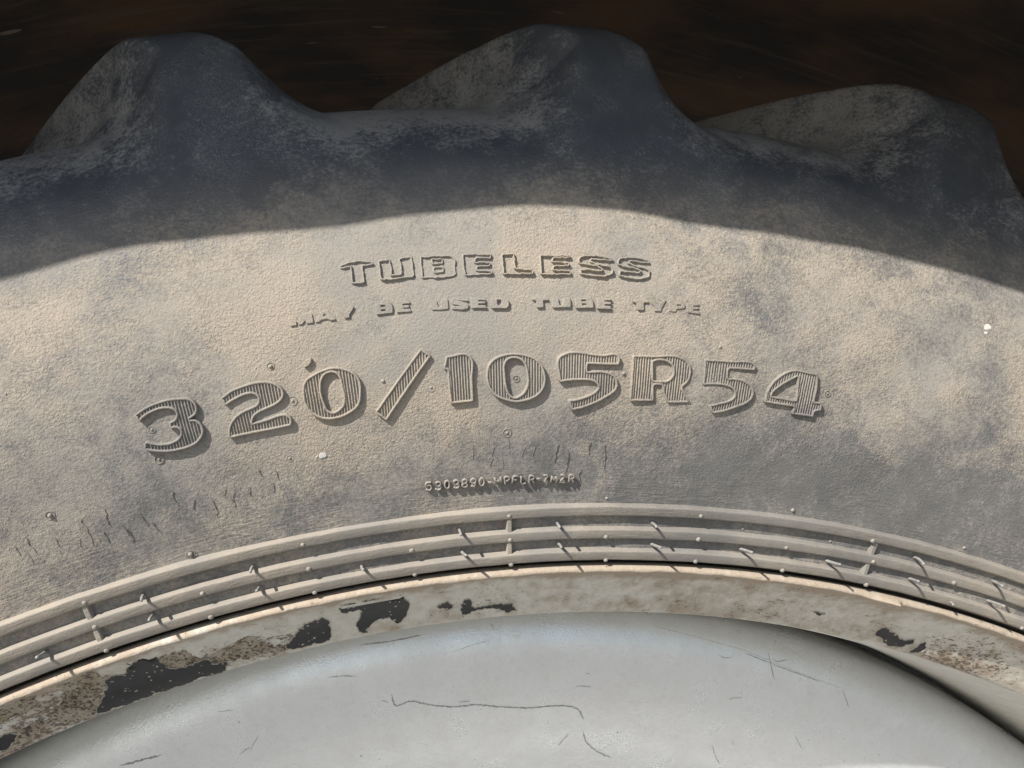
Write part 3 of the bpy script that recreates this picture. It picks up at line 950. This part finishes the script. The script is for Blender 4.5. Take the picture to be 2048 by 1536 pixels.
attr(me, 'rust', rust + 1.0 * (fbm(pc, 50, 5, .65, 5) - .5)); attr(me, 'speck', speck)
rim = obj('rim', me, M_RIM, wheel)

CHIPS = [((0, 1000), 2.56, [(505,1085),(540,960),(550,910),(650,880),(680,830),(790,800),(830,840),(870,862),(930,855),(1000,822),(1060,815),(1080,842),(1160,832),(1150,870),(1060,900),(960,935),(860,970),(740,1010),(620,1055)]),
 ((0, 1000), 2.56, [(1460,755),(1510,700),(1530,650),(1580,625),(1670,615),(1700,680),(1690,715),(1600,735),(1480,765)]),
 ((0, 0), 1, [(682,1219),(715,1203),(760,1195),(800,1190),(817,1212),(810,1231),(795,1244),(780,1233),(766,1238),(740,1253),(733,1267),(718,1262),(713,1242),(722,1220),(700,1222),(690,1225)]),
 ((0, 0), 1, [(874,1211),(885,1208),(894,1203),(903,1213),(883,1216)]),
 ((700, 960), 2.7307, [(600,700),(640,645),(665,670),(680,690),(800,680),(900,690),(915,710),(870,715),(760,705),(690,712),(620,735)]),
 ((1348, 960), 2.667, [(1090,800),(1110,790),(1180,830),(1240,855),(1275,850),(1270,870),(1230,885),(1150,880),(1110,850)]),
 ((1348, 960), 2.667, [(1255,915),(1300,890),(1320,868),(1338,870),(1325,910)]),
 ((1348, 960), 2.667, [(750,700),(780,705),(810,712),(780,720),(752,712)]),
 ((0, 1000), 2.56, [(0,1225),(40,1195),(70,1200),(60,1250),(20,1285),(-20,1290)])]

def mat_patch():
    t = NT('mottled_rusty_underlayer')
    P, r, th = t.polar()
    n1, n2 = t.noise(P, 520, 4, 0.75), t.noise(P, 110, 5, 0.65)
    c = t.mix(t.ramp(n2, 0.35, 0.65), (0.27, 0.215, 0.15), (0.36, 0.325, 0.265))
    c = t.mix(t.ramp(t.math('MULTIPLY_ADD', n2, -0.3, n1), 0.36, 0.42), c, (0.055, 0.048, 0.04))
    return t.done(c, 0.9, t.bump(n1, 0.0006, 1.0))
M_PATCH = mat_patch()
PATCHES = [[(830,790),(900,755),(960,770),(1000,800),(1060,810),(1050,835),(1000,830),(930,862),(860,862)], [(1060,808),(1190,768),(1205,825),(1160,832),(1080,845)],
 [(1200,795),(1220,720),(1280,700),(1340,725),(1400,750),(1460,745),(1472,765),(1350,790),(1230,815)],
 [(280,960),(330,900),(450,880),(545,890),(548,950),(520,1010),(500,1090),(380,1130),(250,1155),(150,1205),(80,1240),(60,1205),(150,1150),(260,1110),(300,1060)],
 [(60,1010),(160,985),(240,1000),(200,1060),(90,1110),(10,1150),(0,1080)]]

def jag(p, amp):
    n = len(p)
    x = np.zeros(n)
    for w in (1, 2, 4, 8, 16):
        e = nrg.normal(0, 1, n)
        k = np.ones(w) / w
        x += np.convolve(np.concatenate([e, e, e]), k, 'same')[n:2*n] * math.sqrt(w) * (w ** .45)
    return offset(p, 1.0 * amp * x[:, None] * 0.5) if False else p + (offset(p, 1.0) - p) * (amp * x * .5)[:, None]

for pts in PATCHES:
    C, rm = contours(FL, [pts], (0, 1000), 2.56, .0001, 4, .0006, 0, 200)
    p = jag(C[0], .0003)
    B = Builder()
    v, f = fill([p], .0025)
    B.add(v, .00012, f)
    obj('rust_patch', B.mesh('rust_patch', FL, rm), M_PATCH, rim)

for org, sc, pts in CHIPS:
    C, rm = contours(FL, [pts], org, sc, .0002, 4, .0006, 0, 200)
    p = jag(C[0], .00022)
    B = Builder()
    v, f = fill([p], .0025)
    B.add(v, .00022, f)
    chip = obj('paint_chip', B.mesh('paint_chip', FL, rm), M_CHIP, rim)
    lo, hi = p.min(0), p.max(0)
    for _ in range(int(area(p) * 60000)):
        c0 = lo + (hi - lo) * nrg.random(2)
        if inside(c0, [p]):
            k = 6; rd = .0006 * (.4 + nrg.random())
            q = np.array([c0 + rd * (.5 + nrg.random()) * np.array((math.cos(6.283 * i / k), .7 * math.sin(6.283 * i / k))) for i in range(k)])
            B = Builder(); B.add(np.vstack([q, c0[None]]), np.array([.0002] * k + [.0005]), [(i, (i + 1) % k, k) for i in range(k)])
            obj('paint_flake', B.mesh('paint_flake', FL, rm), M_EDGE, rim)
    B = Builder()
    n = len(p)
    wd = np.abs(nrg.normal(.0002, .00022, n)); wd = (wd + np.roll(wd, 1) + np.roll(wd, 2))[:, None] / 3
    nn = offset(p, 1.0) - p
    B.loops([(p - nn * .00005, .0001), (p, .00042), (p + nn * wd * .5, .0005), (p + nn * wd * 1.3, -.0002)])
    obj('paint_flake_edge', B.mesh('paint_flake_edge', FL, rm), M_EDGE, rim)

# ------------------------------------------------------------------ wheel disc
DP = [(.6700, -.212), (.6650, -.203), (.6640, -.190), (.6628, -.174), (.6606, -.1590), (.6560, -.1485), (.6480, -.1425), (.638, -.1392), (.622, -.1388), (.600, -.1440), (.575, -.1540), (.55, -.1655), (.52, -.177), (.48, -.186), (.40, -.194), (.30, -.196), (.22, -.196), (.16, -.19), (.10, -.188), (.001, -.186)]
dc = catmull(DP, 20)
Rr, Hh = revolve('disc', dc)
me = rev_mesh('wheel_disc', Rr, Hh, True)
disc = obj('wheel_disc', me, M_DISC, wheel)
DS = Rev(dc[80:])

def ribbon(name, pts, w, mat, parent, surf, off=.00025):
    q = [surf.pix(x, y, off) for x, y in pts]
    rm = float(np.mean([r for _, r in q]))
    p = catmull([(t * rm, r) for t, r in q], 6)
    p = resample(p, max(6, int(np.hypot(*np.diff(p, axis=0).T).sum() / .0012)))
    d = np.gradient(p, axis=0); d /= np.hypot(d[:, 0], d[:, 1])[:, None] + 1e-12
    nn = np.stack([-d[:, 1], d[:, 0]], 1)
    n = len(p)
    ww = w * (0.55 + 0.9 * nrg.random(n)) * np.clip(np.minimum(np.arange(n), np.arange(n)[::-1]) / 3, .15, 1)
    p = p + nn * nrg.normal(0, w * .25, n)[:, None]
    B = Builder()
    ab, of, fs = [], [], []
    for i in range(n):
        for s_, o_ in ((-1, -.0001), (-.5, off), (.5, off), (1, -.0001)):
            ab.append(p[i] + nn[i] * ww[i] * s_); of.append(o_)
    for i in range(n - 1):
        for k in range(3):
            fs.append((i*4+k, i*4+k+1, i*4+k+5, i*4+k+4))
    B.add(ab, np.array(of), fs)
    return obj(name, B.mesh(name, surf, rm), mat, parent)

for pts, w, mt in [
 ([(783,1388),(792,1412),(818,1403),(860,1410),(905,1414),(950,1410),(1000,1414),(1060,1416),(1120,1412),(1155,1418),(1168,1440)], .0008, M_SCR),
 ([(1166,1462),(1172,1482),(1190,1500),(1222,1516)], .0007, M_SCR),
 ([(238,1532),(270,1524),(300,1516),(324,1510)], .0009, M_SCR),
 ([(1300,1252),(1350,1264),(1420,1282),(1490,1302),(1560,1330),(1630,1358),(1685,1378)], .0006, M_SCRL),
 ([(1490,1306),(1560,1334),(1640,1364)], .0004, M_SCR),
 ([(1537,1306),(1542,1330),(1549,1360)], .0005, M_SCR),
 ([(1545,1316),(1552,1322),(1575,1319)], .0005, M_SCR),
 ([(1686,1380),(1692,1398),(1699,1416)], .0005, M_SCR),
 ([(1435,1308),(1450,1316),(1466,1314)], .0004, M_SCR),
 ([(908,1304),(940,1292),(980,1281)], .0004, M_SCRL),
 ([(720,1290),(780,1283),(845,1270)], .0006, M_SCR),
 ([(1465,1480),(1468,1492)], .0004, M_SCR), ([(1425,1490),(1430,1510),(1440,1530)], .0004, M_SCR),
 ([(655,1355),(690,1352),(712,1353)], .0004, M_SCR), ([(1234,1463),(1236,1467)], .0009, M_SCR), ([(476,1442),(480,1447)], .0006, M_SCR),
 ([(980,1245),(988,1258)], .0006, M_SCR), ([(1590,1470),(1600,1490),(1606,1500)], .0003, M_SCR), ([(720,1511),(725,1514)], .0009, M_SCR)]:
    ribbon('scratch', pts, w * .75, mt, disc, DS)

for k in range(16):
    x, y = rng.uniform(250, 2000), rng.uniform(1290, 1530)
    a, L = rng.gauss(-.1, .7), rng.uniform(6, 38)
    pts = [(x + L * u * math.cos(a) + rng.gauss(0, .8), y + L * u * math.sin(a) + rng.gauss(0, .8)) for u in (0, .35, .7, 1)]
    if all(DS.pix(*q)[1] < .64 for q in pts):
        ribbon('scratch', pts, .00022, M_SCR, disc, DS, .0003)

# white specks that dried on the sidewall
for x, y, q in [(646, 911, 8), (634, 913, 4), (1976, 655, 9), (1970, 666, 5), (2034, 683, 6), (1222, 241, 5), (1207, 243, 3)]:
    n = 9
    pts = [(x + q * (0.6 + .7 * nrg.random()) * math.cos(6.283 * i / n), y + q * .8 * (0.5 + .8 * nrg.random()) * math.sin(6.283 * i / n)) for i in range(n)]
    if y < 300:
        continue
    C, rm = contours(SW, [pts], (0, 0), 1, 0, 3, .0006, .0001, 200)
    B = Builder()
    v, f = fill([C[0]], None)
    B.loops([(C[0], -.0003), (offset(C[0], -.0002), .0003)])
    v, f = fill([offset(C[0], -.0002)], None)
    B.add(v, .0003, f)
    obj('paint_spatter', B.mesh('paint_spatter', SW, rm), M_WHITE, tyre)

# ------------------------------------------------------------------ fender above the tyre
SH = [(0, 562), (130, 522), (270, 494), (400, 478), (540, 467), (700, 452), (880, 424), (980, 416), (1080, 413), (1180, 417), (1270, 426), (1380, 446), (1460, 461), (1580, 474), (1700, 492), (1800, 514), (1900, 542), (2048, 588)]
HE = 0.175
ed = []
for x, y in SH:
    t_, r_ = SW.pix(x, y)
    p = Vector(SW.P(t_, r_))
    k = (-HE - p.y) / SUN.y
    q = p + SUN * k
    ed.append((q.x, q.z - HC))
ed = np.array(ed)
# carry the edge on past the picture as an arc
A_, b_ = np.c_[2 * ed, np.ones(len(ed))], (ed ** 2).sum(1)
cx_, cz_, c3 = np.linalg.lstsq(A_, b_, rcond=None)[0]
rad = math.sqrt(c3 + cx_ ** 2 + cz_ ** 2)
aL = math.atan2(ed[0][0] - cx_, ed[0][1] - cz_); aR = math.atan2(ed[-1][0] - cx_, ed[-1][1] - cz_)
rL = np.hypot(ed[0][0] - cx_, ed[0][1] - cz_); rR = np.hypot(ed[-1][0] - cx_, ed[-1][1] - cz_)
left = [(cx_ + rL * math.sin(a), cz_ + rL * math.cos(a)) for a in np.linspace(aL - R_(48), aL, 30)[:-1]]
right = [(cx_ + rR * math.sin(a), cz_ + rR * math.cos(a)) for a in np.linspace(aR, aR + R_(30), 20)[1:]]
edge = catmull(np.array(left + [tuple(e) for e in ed] + right), 4)
n = len(edge)
tha = np.arctan2(edge[:, 0], edge[:, 1])
tha = np.linspace(tha[0], tha[-1] + R_(12), n)
rows = [W(edge[:, 0], edge[:, 1], np.full(n, HE))]
RA = 1.135
for R0, h0 in ((None, .165), (None, .15)):
    pass
arcp = lambda R0, h0: W(R0 * np.sin(tha), R0 * np.cos(tha), np.full(n, h0))
lipA = rows[0]
archs = [arcp(RA - .02, .145), arcp(RA, .12), arcp(RA, -.05), arcp(RA, -.25), arcp(RA, -.45), arcp(RA - .01, -.60)]
mid = [lipA * (1 - u) + archs[0] * u for u in (.33, .66)]
fender = bpy.data.objects.new('fender', None)
COL.objects.link(fender)
fender['label'] = 'dark muddy steel fender arching over the tyre'
fender['category'] = 'fender'

def strip(name, rws, thick=.003):
    v = np.concatenate(rws)
    me = mesh_np(name, v, grid_faces(len(rws), n, False))
    o = obj(name, me, M_FEN, fender)
    md = o.modifiers.new('thickness', 'SOLIDIFY')
    md.thickness = thick
    md.offset = 1 if False else -1
    return o
strip('skirt', [lipA] + mid + [archs[0]])
strip('arch', archs)
strip('sky_block_panel', [arcp(RA - .01, -.602), arcp(1.0, -.61), arcp(.85, -.615), arcp(.6, -.62)])  # unseen end wall, added to keep the sky out from behind
